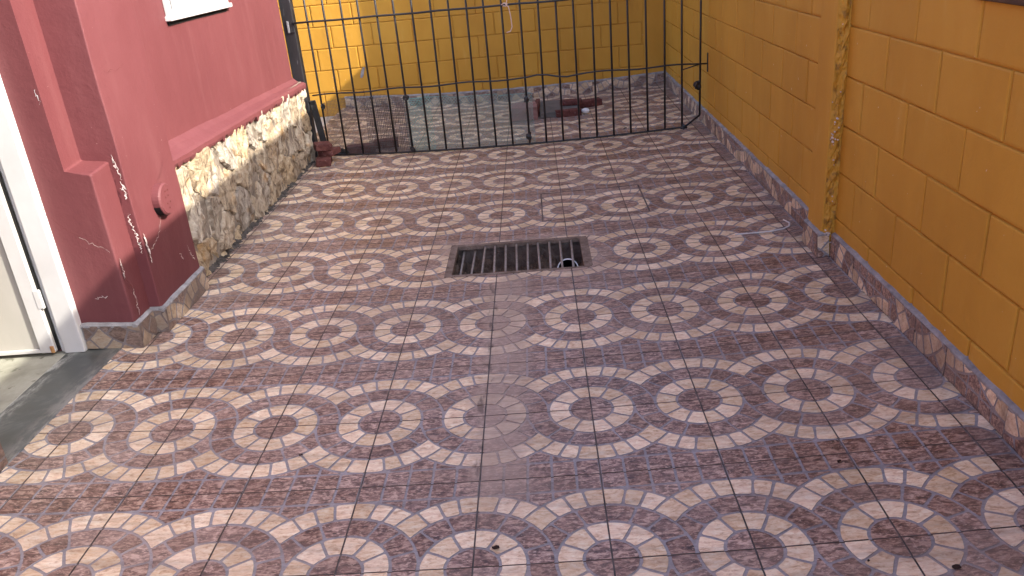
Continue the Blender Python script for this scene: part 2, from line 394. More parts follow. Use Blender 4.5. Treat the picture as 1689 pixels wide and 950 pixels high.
# ------------------------------------------------------------------ ground, floor bed, drain pit
HX0, HX1, HY0, HY1 = -.69, 1.275, 5.50, 6.69         # drain opening
KX0, KX1, KY0, KY1 = .665, 2.32, 7.545, 8.985        # inspection cover
YB = 18.15; XR = 4.26; FY0 = -3.
g = Bag()
for x0, y0, x1, y1 in ((-250, -250, 250, FY0), (-250, YB, 250, 250), (-250, FY0, -4.6, YB), (4.3, FY0, 250, YB)):
    g.add([(x0, y0, -.06), (x1, y0, -.06), (x1, y1, -.06), (x0, y1, -.06)], [(0, 1, 2, 3)])
tag(ob('ground', g.me('ground', M_GROUND)), kind='structure')
g = Bag()
xs = [-4.36]+list(range(-4, 5))+[4.3]+[HX0, HX1]; xs = sorted(xs); ys = [FY0, HY0, HY1, YB+.2]
for i in range(len(xs)-1):
    for j in range(3):
        xa, xb, ya, yb = xs[i], xs[i+1], ys[j], ys[j+1]
        if j == 1 and xa >= HX0 and xb <= HX1: continue
        g.add([(xa, ya, zf(xa)-.013), (xb, ya, zf(xb)-.013), (xb, yb, zf(xb)-.013), (xa, yb, zf(xa)-.013)], [(0, 1, 2, 3)])
floor = tag(ob('floor', g.me('floor', M_GROUT)), kind='structure')

full = {0: tile_mesh('tile', [(J, J, 1-J, 1-J)], TM), 1: tile_mesh('tile', [(J, J, 1-J, 1-J)], TM, True)}
def sub(rects, h):
    out = []
    for (x0, y0, x1, y1) in rects:
        a, b, c, d = max(x0, h[0]), max(y0, h[1]), min(x1, h[2]), min(y1, h[3])
        if a >= c or b >= d: out.append((x0, y0, x1, y1)); continue
        if y0 < b: out.append((x0, y0, x1, b))
        if d < y1: out.append((x0, d, x1, y1))
        if x0 < a: out.append((x0, b, a, d))
        if c < x1: out.append((c, b, x1, d))
    return out
def place_tile(me, i, j, dz=0, name='tile', parent=floor):
    o = bpy.data.objects.new(name, me); s = math.atan2(zf(i+1)-zf(i), 1)
    rr = random.Random(i*131+j*17)
    o.matrix_world = Matrix.Translation(((i+.5)*U, (j+.5)*U, ((zf(i)+zf(i+1))/2+dz)*U)) @ Matrix.Rotation(-s+rr.uniform(-.0018, .0018), 4, 'Y') @ Matrix.Rotation(rr.uniform(-.0018, .0018), 4, 'X')
    COL.objects.link(o); o.parent = parent; return o
for i in range(-5, 5):
    for j in range(-3, 19):
        rot = j % 2 == 1
        r = [(J, J, 1-J, 1-J)]
        def cl(x0, y0, x1, y1):
            global r
            r = [(max(a, x0), max(b, y0), min(c, x1), min(d, y1)) for a, b, c, d in r]; r = [q for q in r if q[2]-q[0] > .01 and q[3]-q[1] > .01]
        special = False
        if i == 4: cl(0, 0, .215, 1); special = True
        if i == -5:
            special = True
            if j < 1: cl(.62, 0, 1, 1)
            elif j == 1: cl(.70, 0, 1, 1)
            elif j in (2, 3): cl(.70, 0, 1, 1)
            elif j == 4: continue
            elif j < 12: cl(.80, 0, 1, 1)
            else: cl(.3, 0, 1, 1)
        if j == 18: cl(0, 0, 1, YB-18); special = True
        for h in ((HX0, HY0, HX1, HY1), (KX0-.019, KY0-.019, KX1+.019, KY1+.019)):
            h = (h[0]-i, h[1]-j, h[2]-i, h[3]-j)
            q = sub(r, h)
            if q != r: special = True; r = q
        if not r: continue
        if special:
            me = tile_mesh('tile', r, TM, rot, quarter=1 if i == 4 else 0)
            if me is None: continue
        else: me = full[1 if rot else 0]
        place_tile(me, i, j, 0)

# inspection cover: the same tiles laid on a lid
hatch = empty('access_cover', ((KX0+KX1)/2, (KY0+KY1)/2, zf(1.4)))
tag(hatch, 'rectangular tiled access cover outlined by a thin dark gap beyond the drain grate', 'access cover')
box('lid', (KX0+.004, KY0+.004, -.05), (KX1-.004, KY1-.004, -.018), M_CEM, hatch, 0)
for i in (0, 1, 2):
    for j in (7, 8):
        r = [(max(J, KX0-i+.006), max(J, KY0-j+.006), min(1-J, KX1-i-.006), min(1-J, KY1-j-.006))]
        o = place_tile(tile_mesh('cover_tile', r, TM, j % 2 == 1, th=.014), i, j, -.002, 'cover_tile', None)
        o.parent = hatch; o.matrix_parent_inverse = Matrix.Translation(-hatch.location)

# drain pit
pit = Bag(); D = -.40
def quad(a, b, c, d): pit.add([a, b, c, d], [(0, 1, 2, 3)])
zt = -.010; P4 = [(HX0, HY0), (HX1, HY0), (HX1, HY1), (HX0, HY1)]
for k in range(4):
    a, b = P4[k], P4[(k+1) % 4]; n = 12
    for q in range(n):
        for zq in range(4):
            def pt(tq, zz):
                x = a[0]+(b[0]-a[0])*tq; y = a[1]+(b[1]-a[1])*tq; v = noise.noise(Vector((x*4, y*4, zz*5)))*.03*(1 if 0 < tq < 1 and zz < -.1 else 0)
                return (x+(v if k % 2 else 0), y+(0 if k % 2 else v), zz)
            z0, z1 = zt+(D-.1-zt)*zq/4, zt+(D-.1-zt)*(zq+1)/4
            quad(pt(q/n, z0), pt((q+1)/n, z0), pt((q+1)/n, z1), pt(q/n, z1))
tag(ob('drain_pit', pit.me('drain_pit', M_PIT)), kind='structure')
bag = Bag(); nx, ny = 90, 54
def dz(x, y): return D-.08+.26*noise.noise(Vector((x*2.6, y*2.6, 3)))+.15*noise.noise(Vector((x*7, y*7, 1)))+.08*noise.noise(Vector((x*17, y*17, 5)))+.30*max(0, (.1-x))*.8+.22*max(0, y-6.2)
for i in range(nx+1):
    for j in range(ny+1):
        x = HX0+(HX1-HX0)*i/nx; y = HY0+(HY1-HY0)*j/ny; bag.v.append((x, y, dz(x, y)))
for i in range(nx):
    for j in range(ny):
        a = i*(ny+1)+j; bag.f.append((a, a+ny+1, a+ny+2, a+1)); bag.m.append(0)
tag(ob('drain_dirt', bag.me('drain_dirt', M_DIRT)), 'lumpy brown dirt filling the bottom of the drain pit', 'dirt', kind='stuff')
# rubble lying in the pit
rub = []
for k, (x, y, s, lb) in enumerate(((-.42, 5.75, .13, 'pale cement lump at the shallow end of the drain pit'), (-.18, 5.72, .09, 'small pale cement chip beside the larger lump in the drain'), (.33, 6.1, .045, 'tiny pale pebble in the middle of the drain pit'), (.75, 6.25, .06, 'brown pebble under the grate bars near the pipe'))):
    bm = bmesh.new(); bmesh.ops.create_icosphere(bm, subdivisions=2, radius=s)
    for v in bm.verts:
        f = 1+.45*noise.noise(v.co*9+Vector((k*7, 0, 0))); v.co = Vector((v.co.x*f*1.3, v.co.y*f, v.co.z*f*.6))
    bmesh.ops.translate(bm, vec=(x, y, dz(x, y)+s*.35), verts=bm.verts)
    tag(ob('cement_lump' if k < 2 else 'pebble', bm_mesh('rubble', bm, M_CEM if k < 3 else M_DIRT)), lb, 'rubble')
# pipe mouth
pipe = empty('drain_pipe', (.98, 6.0, -.6)); tag(pipe, 'white plastic pipe mouth with black inside under the drain grate', 'pipe')
ax = Vector((-.05, -.80, .60)).normalized(); c0 = Vector((.985, 6.22, -.42)); c1 = c0+ax*.46
bag = Bag(); n = 28; e1 = ax.cross(Vector((0, 0, 1))).normalized(); e2 = ax.cross(e1)
prof = [(c0, .150), (c1, .150), (c1, .132), (c1-ax*.36, .132)]
for p, r in prof:
    for k in range(n): an = 2*math.pi*k/n; bag.v.append(p+e1*math.cos(an)*r+e2*math.sin(an)*r)
for s in range(3):
    for k in range(n): bag.f.append((s*n+k, s*n+(k+1) % n, (s+1)*n+(k+1) % n, (s+1)*n+k)); bag.m.append(0 if s < 2 else 1)
bag.f.append(tuple(range(3*n, 4*n))); bag.m.append(1)
ob('pipe_wall', bag.me('pipe_wall', [M_PVC, M_VOID], smooth=False), pipe)

# drain grate
grate = empty('drain_grate', (.29, 6.1, 0)); tag(grate, 'rusty steel drain grate with round bars set in the tiled floor', 'drain grate')
fr = .075
box('frame', (HX0-.02, HY0-.02, -.06), (HX1+.02, HY0+fr*.55, .012), M_RUST, grate, .006, 1)
box('frame', (HX0-.02, HY1-fr*.6, -.06), (HX1+.02, HY1+.02, .011), M_RUST, grate, .006, 1)
box('frame', (HX0-.021, HY0+.035, -.058), (HX0+fr*1.1, HY1-.04, .0135), M_RUST, grate, .006, 1)
box('frame', (HX1-fr*1.35, HY0+.035, -.058), (HX1+.021, HY1-.04, .0135), M_RUST, grate, .006, 1)
for k in range(11):
    x = HX0+.085+.083+k*(HX1-HX0-.19)/11.35; lean = random.uniform(-.012, .012); zz = -.03 if k > 1 else -.09
    tube('bar', [(x-lean, HY0+.02, zz), (x, 6.1, zz+random.uniform(-.008, .006)), (x+lean, HY1-.02, zz)], .0165, M_BAR, grate, 8)

# ------------------------------------------------------------------ block walls
def block_mesh(L, Hh, seed):
    rr = random.Random(seed); bm = bmesh.new()
    T = .5; bm_box(bm, (-L/2, 0, -Hh/2), (L/2, T, Hh/2))
    es = [e for e in bm.edges if all(v.co.y < .01 for v in e.verts)]
    bmesh.ops.subdivide_edges(bm, edges=[e for e in bm.edges if abs(e.verts[0].co.x-e.verts[1].co.x) > .1], cuts=3, use_grid_fill=True)
    es = [e for e in bm.edges if all(v.co.y < .01 for v in e.verts) and len(e.link_faces) == 2 and any(abs(f.normal.y) < .5 for f in e.link_faces)]
    bmesh.ops.bevel(bm, geom=es, offset=.022, segments=2, affect='EDGES', profile=.6)
    for v in bm.verts:
        if v.co.y < .1:
            q = v.co*3+Vector((seed*5.3, 0, 0)); v.co.y += noise.noise(q)*.006
            v.co.x += noise.noise(q*2+Vector((9, 0, 0)))*.004; v.co.z += noise.noise(q*2+Vector((0, 9, 0)))*.0045
    return bm
ZC = [-.06, .61, 1.185, 1.76, 2.325, 2.885, 3.45, 4.015, 4.58]
CACHE = {}
def get_block(L, Hh, seed):
    k = (round(L, 2), round(Hh, 2), seed % 4)
    if k not in CACHE:
        CACHE[k] = bm_mesh('block', block_mesh(k[0]-.021, k[1]-.014, k[2]), M_YEL)
    return CACHE[k]
def lay(parent, a, b, phase, pitch, frame, joint_dep):
    """blocks over a..b along the wall; frame(s, z) gives the matrix of a block centred there"""
    for ci in range(len(ZC)-1):
        z0, z1 = ZC[ci], ZC[ci+1]; ph = phase[ci % 2]
        k0 = math.floor((a-ph)/pitch); s = ph+k0*pitch; k = 0
        while s < b-.03:
            s0, s1 = max(s, a), min(s+pitch, b)
            if s1-s0 > .06:
                rr = random.Random(int(s*100)+ci*777)
                o = bpy.data.objects.new('block', get_block(s1-s0, z1-z0, rr.randrange(4)))
                o.matrix_world = frame((s0+s1)/2, (z0+z1)/2, rr.uniform(-.004, .004)) @ Matrix.Rotation(rr.uniform(-.004, .004), 4, 'Z') @ Matrix.Rotation(rr.uniform(-.003, .003), 4, 'Y')
                COL.objects.link(o); o.parent = parent; o.matrix_parent_inverse = Matrix.Translation(-parent.location)
            s += pitch
def T3(x, y, z): return Matrix.Translation((x*U, y*U, z*U))
WY0 = -5.2; HW = 7.56                                            # height of the boundary wall
rw = empty('block_wall', (4.5, 5, 0)); tag(rw, 'long ochre painted concrete block wall with a plastered pillar along the tiled yard', 'wall')
fr_r = lambda s, z, d: T3(XR+d, s, z) @ Matrix.Rotation(-math.pi/2, 4, 'Z')
# pieces near the camera and above are the plain painted body of the wall
box('wall_core', (XR+.026, WY0, -.3), (XR+.62, YB+.3, 4.55), M_YEL, rw, 0)
lay(rw, -1.5, 5.07, (3.985-1.12*6, 4.53-1.12*6), 1.12, fr_r, .01)
lay(rw, 5.58, YB, (6.95-1.115*2, 6.40-1.115), 1.115, fr_r, .01)
def stuff_blocks(name, parent, runs):
    bag = Bag()
    for (fn, a, b, z0, z1, ph) in runs:
        nz = int((z1-z0)/.567)
        for c in range(nz):
            s = a-(c % 2)*.56
            while s < b:
                s0, s1 = max(s, a)+.01, min(s+1.12, b)-.01
                if s1-s0 > .05:
                    za, zb = z0+c*.567+.008, z0+(c+1)*.567-.008
                    p = [fn(s0, za, 0), fn(s1, za, 0), fn(s1, zb, 0), fn(s0, zb, 0), fn(s0, za, .4), fn(s1, za, .4), fn(s1, zb, .4), fn(s0, zb, .4)]
                    bag.add(p, [(0, 1, 2, 3), (4, 7, 6, 5), (0, 4, 5, 1), (1, 5, 6, 2), (2, 6, 7, 3), (3, 7, 4, 0)])
                s += 1.12
    tag(ob(name, bag.me(name, M_YEL), parent), kind='stuff')
stuff_blocks('upper_blocks', rw, [(lambda s, z, d: (XR+d, s, z), WY0, YB, 4.58, HW, 0), (lambda s, z, d: (XR+d, s, z), WY0, -1.5, .05, 4.6, 0), (lambda s, z, d: (XR+.02+d, s, z), 15.05, YB, HW, HW+1.75, 0)])  # last run faces the added shadow-casting section at the far end
box('upper_and_added_core', (XR+.02, WY0, 4.56), (XR+.6, YB+.28, HW), M_YEL, rw, 0)
box('upper_and_added_core', (XR+.04, 15.05, HW+.002), (XR+.58, YB+.27, HW+1.7), M_YEL, rw, 0)  # taller far section, out of view, added to cast the back wall's shadow
# pillar with a smooth front and a rough broken side
bm = bmesh.new(); PX, PY0, PY1 = 4.11, 5.05, 5.60
bm_box(bm, (PX, PY0, -.05), (XR+.05, PY1, 7.3), .02, 2)
ob('pillar', bm_mesh('pillar', bm, M_YEL), rw)
bag = Bag(); nx, nz = 7, 110
for iz in range(nz+1):
    for ix in range(nx+1):
        x = PX+.012+(XR-PX)*ix/nx; z = .30+(5.0)*iz/nz
        e = min(ix, nx-ix)/nx
        y = PY0-.006-.045*(.4+1.2*e)*(.5+noise.noise(Vector((x*14, 1, z*9)))+.5*noise.noise(Vector((x*30, 4, z*24))))
        bag.v.append((x+.02*noise.noise(Vector((x*9, 2, z*10)))*(ix == 0), min(y, PY0-.003), z))
for iz in range(nz):
    for ix in range(nx):
        a = iz*(nx+1)+ix; bag.f.append((a, a+1, a+nx+2, a+nx+1)); bag.m.append(0)
ob('rough_render', bag.me('rough_render', M_YELR), rw)
for k in range(30):
    z = random.choice((.34, .4, .45, .9, 1.3, 1.6, 1.62, 1.75, 1.8, 2.1))+random.uniform(-.06, .06); x = PX+random.uniform(.0, .10)
    bm = bmesh.new(); s = random.uniform(.006, .018); bmesh.ops.create_icosphere(bm, subdivisions=1, radius=s)
    for v in bm.verts: v.co *= 1+.5*noise.noise(v.co*60)
    bmesh.ops.translate(bm, vec=(x, PY0-.045-random.uniform(0, .02), z), verts=bm.verts); ob('paint_chip', bm_mesh('paint_chip', bm, M_PLAST), rw)
# timber batten fixed high on the wall
tag(box('timber_batten', (XR-.05, .6, 3.345), (XR-.004, 2.42, 3.60), M_TIMB, None, .008, 1), 'dark timber batten fixed high on the ochre block wall', 'batten')

bw = empty('block_wall', (0, YB+.2, 0)); tag(bw, 'ochre painted concrete block wall closing the yard behind the iron railing', 'wall')
fr_b = lambda s, z, d: T3(s, YB+d, z)
box('wall_core', (-8, YB+.026, -.3), (XR+.2, YB+.6, 6.8), M_YEL, bw, 0)
lay(bw, -7.5, 3.70, (-4.05-1.1*4, -3.585-1.1*4), 1.1, fr_b, .01)
stuff_blocks('upper_blocks', bw, [(lambda s, z, d: (s, YB+d, z), -7.5, 3.7, 4.58, 6.8, 0)])
bm = bmesh.new(); bm_box(bm, (3.69, YB-.025, -.05), (XR+.01, YB+.2, 6.7), .015, 2); ob('corner_column', bm_mesh('corner_column', bm, M_YEL), bw)

# ------------------------------------------------------------------ skirting
def skirting(parent, p0, p1, nrm, h=.28, th=.05, mats=SM, seed=0, piece=1.0, cap=True):
    rr = random.Random(seed); p0 = Vector((*p0, 0)); p1 = Vector((*p1, 0)); d = (p1-p0); L = d.length; d.normalize(); n3 = Vector((*nrm, 0))
    s = 0.
    while s < L-.02:
        e = min(L, s+piece*(1 if rr.random() < .75 else .62)); ln = e-s
        o0 = rr.uniform(0, .70); x0 = rr.uniform(0, 1-ln) if ln < 1 else 0
        me = tile_mesh('skirting_tile', [(x0+.004, o0, x0+ln-.004, o0+h)], mats, rr.random() < .5, th=th-.004, relief=.006, origin=(x0+ln/2, o0), quarter=rr.randrange(2))
        c = p0+d*((s+e)/2); zb = zf(c.x) if abs(c.x) < 5 else .12
        z0 = min(zf((p0+d*s).x), zf((p0+d*e).x))
        R = Matrix((d, Vector((0, 0, 1)), d.cross(Vector((0, 0, 1))))).transposed().to_4x4()
        if d.cross(Vector((0, 0, 1))).dot(n3) < 0:
            R = Matrix((-d, Vector((0, 0, 1)), (-d).cross(Vector((0, 0, 1))))).transposed().to_4x4()
        sl = (zf((p0+d*e).x)-zf((p0+d*s).x))/ln
        if R[0][0]*d.x+R[1][0]*d.y < 0: sl = -sl
        o = bpy.data.objects.new('skirting_tile', me)
        o.matrix_world = Matrix.Translation((c+n3*(th+rr.uniform(-.004, .004)))*U+Vector((0, 0, (zb+.002)*U))) @ R @ Matrix.Rotation(math.atan(sl)+rr.uniform(-.006, .006), 4, 'Z')
        COL.objects.link(o); o.parent = parent; o.matrix_parent_inverse = Matrix.Translation(-parent.location)
        s = e
    if cap:
        bag = Bag(); n = max(3, int(L/.07))
        for i in range(n+1):
            c = p0+d*(L*i/n); q = noise.noise(c*6+Vector((seed, 0, 0))); q2 = noise.noise(c*13+Vector((seed, 3, 0))); z = zf(c.x)+h
            o_ = n3*(th-.004+.006*q2); b_ = -n3*.012
            for k, (oo, zz) in enumerate(((o_, z-.012), (o_, z+.010+.006*q2), (n3*.028, z+.026+.012*q), (b_, z+.036+.014*q), (b_, z-.012))):
                bag.v.append((c.x+oo.x, c.y+oo.y, zz))
        for i in range(n):
            for k in range(4): bag.f.append((i*5+k, i*5+5+k, i*5+6+k, i*5+1+k)); bag.m.append(0)
        for a in (0, n*5): bag.f.append(tuple(range(a, a+5))); bag.m.append(0)
        ob('cement_cap', bag.me('cement_cap', M_CEM), parent)
skirting(rw, (XR, -2), (XR, PY0-.05), (-1, 0), mats=RM, seed=1)
skirting(rw, (PX, PY0-.048), (PX, PY1), (-1, 0), mats=RM, seed=2)
skirting(rw, (PX-.05, PY0), (XR-.05, PY0), (0, -1), mats=RM, seed=3, piece=.2)
skirting(rw, (XR, PY1), (XR, YB), (-1, 0), mats=RM, seed=4)
skirting(bw, (-4.6, YB-.028), (XR-.05, YB-.028), (0, -1), mats=RM, seed=5, th=.04)

# ------------------------------------------------------------------ red house
house = empty('red_house', (-5, 6, 0)); tag(house, 'red plastered house wall with stone base, stepped pilasters and white door', 'house')
def plaster(name, a, b, parent=house, seed=0, cuts=True, mat=M_RED):
    bm = bmesh.new(); bm_box(bm, a, b, .018, 3)
    if cuts:
        for ax in (1, 2):
            n = max(1, int(abs(b[ax]-a[ax])/.35))
            for k in range(1, n):
                co = [0, 0, 0]; co[ax] = a[ax]+(b[ax]-a[ax])*k/n; no = [0, 0, 0]; no[ax] = 1
                bmesh.ops.bisect_plane(bm, geom=bm.verts[:]+bm.edges[:]+bm.faces[:], plane_co=co, plane_no=no)
        for v in bm.verts:
            q = v.co*1.1+Vector((seed*4, 0, 0)); q2 = v.co*4
            v.co += Vector((noise.noise(q), noise.noise(q+Vector((7, 0, 0))), 0))*.012+Vector((noise.noise(q2), noise.noise(q2+Vector((7, 0, 0))), 0))*.004
    return ob(name, bm_mesh(name, bm, mat, smooth=False), parent)
plaster('wall', (-8, 5.3, -.2), (-4.30, 12.50, 9), seed=1)
plaster('pilaster', (-6, 4.21, -.2), (-3.95, 5.49, 8.97), seed=2)
bm = bmesh.new(); pr = [(-8, -.2), (-4.085, -.2), (-4.085, 2.17), (-4.385, 2.205), (-4.385, 8.95), (-8, 8.95)]
va = [bm.verts.new((x, 3.80, z)) for x, z in pr]; vb = [bm.verts.new((x, 4.4, z+(.05 if z == 2.17 or z == 2.205 else 0))) for x, z in pr]
bm.faces.new(va); bm.faces.new(vb[::-1])
for k in range(6): bm.faces.new((va[k], vb[k], vb[(k+1) % 6], va[(k+1) % 6]))
bmesh.ops.bevel(bm, geom=[e for e in bm.edges if all(v.co.x > -5 for v in e.verts) and max(v.co.z for v in e.verts) > 2], offset=.022, segments=3, affect='EDGES', profile=.5)
ob('pilaster', bm_mesh('pilaster', bm, M_RED), house)
plaster('pilaster', (-8, -7.5, -.2), (-4.36, 1.50, 8.93), seed=5)
plaster('lintel', (-5.0, 1.4, 6.3), (-4.42, 3.9, 8.9), seed=6)
plaster('wall', (-8.6, -7.4, -.2), (-7.9, 12.4, 8.9), seed=7, cuts=False)
box('roof', (-8.7, -7.6, 8.96), (-4.05, 12.6, 9.4), M_CEM, house, .02, 1)
# sloping ledge over the stone base, ragged where the paint meets the stone
bag = Bag(); n = 150; Y0, Y1 = 5.46, 12.56
for i in range(n+1):
    t = i/n; y = Y0+(Y1-Y0)*t; zb = 2.0-.19*t; zfr = 1.835-.13*t; q = noise.noise(Vector((y*2.3, 0, 0))); q2 = noise.noise(Vector((y*9, 5, 0)))+.6*noise.noise(Vector((y*23, 1, 0)))
    xf = -4.062+.012*q
    for p in ((-4.35, y, zb+.04+.006*q), (-4.302, y, zb+.008*q), (-4.22, y, zb-.07+.012*q), (xf-.035, y, zfr+.012), (xf, y, zfr-.02), (xf+.004, y, zfr-.075-.03*q), (xf-.012, y, zfr-.125+.075*q2), (xf-.09, y, zfr-.13+.06*q2), (-4.35, y, zfr-.1)): bag.v.append(p)
m = 9
for i in range(n):
    for k in range(m-1): bag.f.append((i*m+k, i*m+m+k, i*m+m+1+k, i*m+1+k)); bag.m.append(0)
bag.f.append(tuple(range(m))); bag.m.append(0); bag.f.append(tuple(range(n*m, n*m+m))[::-1]); bag.m.append(0)
ob('ledge', bag.me('ledge', M_RED, smooth=False), house)
# stone base: a mortar body with each stone on it
base = Bag(); n, mz = 90, 14
for i in range(n+1):
    for k in range(mz+1):
        y = 5.44+(12.46-5.44)*i/n; z = -.05+1.80*k/mz
        base.v.append((-4.135+.020*noise.noise(Vector((y*5, 0, z*5)))+.012*noise.noise(Vector((y*13, 0, z*13))), y, z))
for i in range(n):
    for k in range(mz): a = i*(mz+1)+k; base.f.append((a, a+mz+1, a+mz+2, a+1)); base.m.append(0)
o_ = len(base.v); base.v += [(-4.5, 12.46, -.05), (-4.5, 12.46, 1.75)]; a = n*(mz+1)
base.f.append(tuple(range(a, a+mz+1))+(o_+1, o_)); base.m.append(0)
sb = ob('stone_base', base.me('stone_base', M_MORT), house)
rs = random.Random(21); seeds = []
ny_, nz_ = 11, 3
for a in range(-1, ny_+1):
    for b in range(-1, nz_+1):
        seeds.append((5.5+(a+.5+rs.uniform(-.42, .42)+(.5 if b % 2 else 0))*6.95/ny_, .09+(b+.5+rs.uniform(-.40, .40))*1.66/nz_))
def vcell(i):
    p = [(5.46, .06), (12.47, .06), (12.47, 1.735), (5.46, 1.735)]; s = seeds[i]
    for j, q in enumerate(seeds):
        if j == i or math.dist(s, q) > 1.6: continue
        mx, mz_ = (s[0]+q[0])/2, (s[1]+q[1])/2; dx, dz_ = q[0]-s[0], q[1]-s[1]; o = []
        for k in range(len(p)):
            a, b = p[k-1], p[k]; fa = (a[0]-mx)*dx+(a[1]-mz_)*dz_; fb = (b[0]-mx)*dx+(b[1]-mz_)*dz_
            if (fa <= 0) != (fb <= 0):
                t = fa/(fa-fb); o.append((a[0]+(b[0]-a[0])*t, a[1]+(b[1]-a[1])*t))
            if fb <= 0: o.append(b)
        p = o
        if len(p) < 3: return []
    return p
for i in range(len(seeds)):
    p = vcell(i)
    if len(p) < 3 or abs(area(p)) < .015: continue
    if area(p) < 0: p = p[::-1]
    p = dense(rounded(p, .05), .055); cx = sum(q[0] for q in p)/len(p); cz = sum(q[1] for q in p)/len(p)
    bag = Bag(); n = len(p); dep = rs.uniform(.025, .06); ti, tj = rs.uniform(-.16, .16), rs.uniform(-.16, .16)
    for lv, (sc_, d) in enumerate(((.99, -.06), (.98, .5), (.91, .94), (.58, 1.0), (.28, 1.02))):
        for (y, z) in p:
            w_ = 1+.13*noise.noise(Vector((y*6, i, z*6)))+.06*noise.noise(Vector((y*19, i, z*19)))
            yy = cx+(y-cx)*sc_*w_; zz = cz+(z-cz)*sc_*w_
            yy = min(max(yy, 5.455), 12.50); zz = max(zz, .05)
            dd = dep*d+((yy-cx)*ti+(zz-cz)*tj)*(lv > 1)+(.05*noise.noise(Vector((yy*7, i*3.1, zz*4)))+.03*noise.noise(Vector((yy*18, i*3.1, zz*11))))*(lv > 0)
            bag.v.append((-4.145+max(dd, -.06), yy, zz))
    for lv in range(4):
        for k in range(n): bag.f.append((lv*n+k, lv*n+(k+1) % n, (lv+1)*n+(k+1) % n, (lv+1)*n+k)); bag.m.append(0)
    bag.v.append((-4.145+dep*1.05, cx, cz))
    for k in range(n): bag.f.append((4*n+k, 4*n+(k+1) % n, len(bag.v)-1)); bag.m.append(0)
    o = ob('stone', bag.me('stone', M_STONE)); o.parent = sb
    o.matrix_parent_inverse = Matrix.Identity(4)
bag = Bag(); n = 260
for i in range(n+1):
    y = 5.56+6.7*i/n; q = abs(noise.noise(Vector((y*5, 2, 0))))+.6*abs(noise.noise(Vector((y*17, 6, 0)))); w_ = .035+.13*q
    for k in range(5):
        x = -4.15+(.05+w_)*k/4; bag.v.append((x, y, zf(x)-.008+(.065*(1-k/4)**1.5+.03*q*math.sin(math.pi*k/4))*(.6+.9*abs(noise.noise(Vector((x*30, y*22, 0)))))*(k < 4)))
for i in range(n):
    for k in range(4): a = i*5+k; bag.f.append((a, a+5, a+6, a+1)); bag.m.append(0)
tag(ob('floor_dirt', bag.me('floor_dirt', simple('dark_washed_dirt', (.030, .026, .022), (.13, .115, .10), 40, .95, 1, .01))), 'dark dirt gathered along the foot of the stone base', 'dirt', kind='stuff')
# skirting round the pilasters
skirting(house, (-4.70, 3.795), (-4.035, 3.795), (0, -1), seed=11)
skirting(house, (-4.085, 3.745), (-4.085, 4.16), (1, 0), seed=12)
skirting(house, (-4.085, 4.21), (-3.90, 4.21), (0, -1), seed=13, piece=.25)
skirting(house, (-3.95, 4.16), (-3.95, 5.50), (1, 0), seed=14)
skirting(house, (-4.36, -3), (-4.36, 1.52), (1, 0), seed=15)
# round vent cap
cap = empty('vent_cap', (-3.95, 4.86, 1.55)); cap.parent = house; cap.matrix_parent_inverse = Matrix.Translation(-house.location)
def disc(name, cy, cz, r, x0, x1, mat, parent, n=30, holes=None, bev=.02):
    bag = Bag()
    for (rr, x) in ((r*.96, x0), (r, x0+.01), (r, x1-bev), (r-bev, x1)):
        for k in range(n): an = 2*math.pi*k/n; bag.v.append((x, cy+rr*math.cos(an)*(1+.02*math.sin(3*an)), cz+rr*math.sin(an)))
    for s in range(3):
        for k in range(n): bag.f.append((s*n+k, s*n+(k+1) % n, (s+1)*n+(k+1) % n, (s+1)*n+k)); bag.m.append(0)
    bag.f.append(tuple(range(3*n, 4*n))); bag.m.append(0)
    return ob(name, bag.me(name, mat, smooth=False), parent)
cap_o = disc('vent_cap', 4.855, 1.555, .195, -3.96, -3.845, M_RED, house)
bpy.data.objects.remove(cap)
for (dy, dz_) in ((-.02, .10), (.05, .10), (-.04, .03), (.03, .035), (-.03, -.05), (.05, -.045), (.0, -.11)):
    o = disc('hole', 4.855+dy, 1.555+dz_, .012, -3.85, -3.8425, M_CRACK, None, 8, bev=.002); o.parent = cap_o; o.matrix_parent_inverse = Matrix.Identity(4)
bag = Bag(); n = 10                                             # broken lower rim, open and dark
for i in range(n+1):
    an = math.radians(195+95*i/n)
    for rr, x in ((.197, -3.953), (.1985, -3.872)): bag.v.append((x, 4.855+rr*math.cos(an), 1.555+rr*math.sin(an)))
for i in range(n): bag.f.append((2*i, 2*i+1, 2*i+3, 2*i+2)); bag.m.append(0)
o = ob('open_slot', bag.me('open_slot', M_VOID)); o.parent = cap_o; o.matrix_parent_inverse = Matrix.Identity(4)

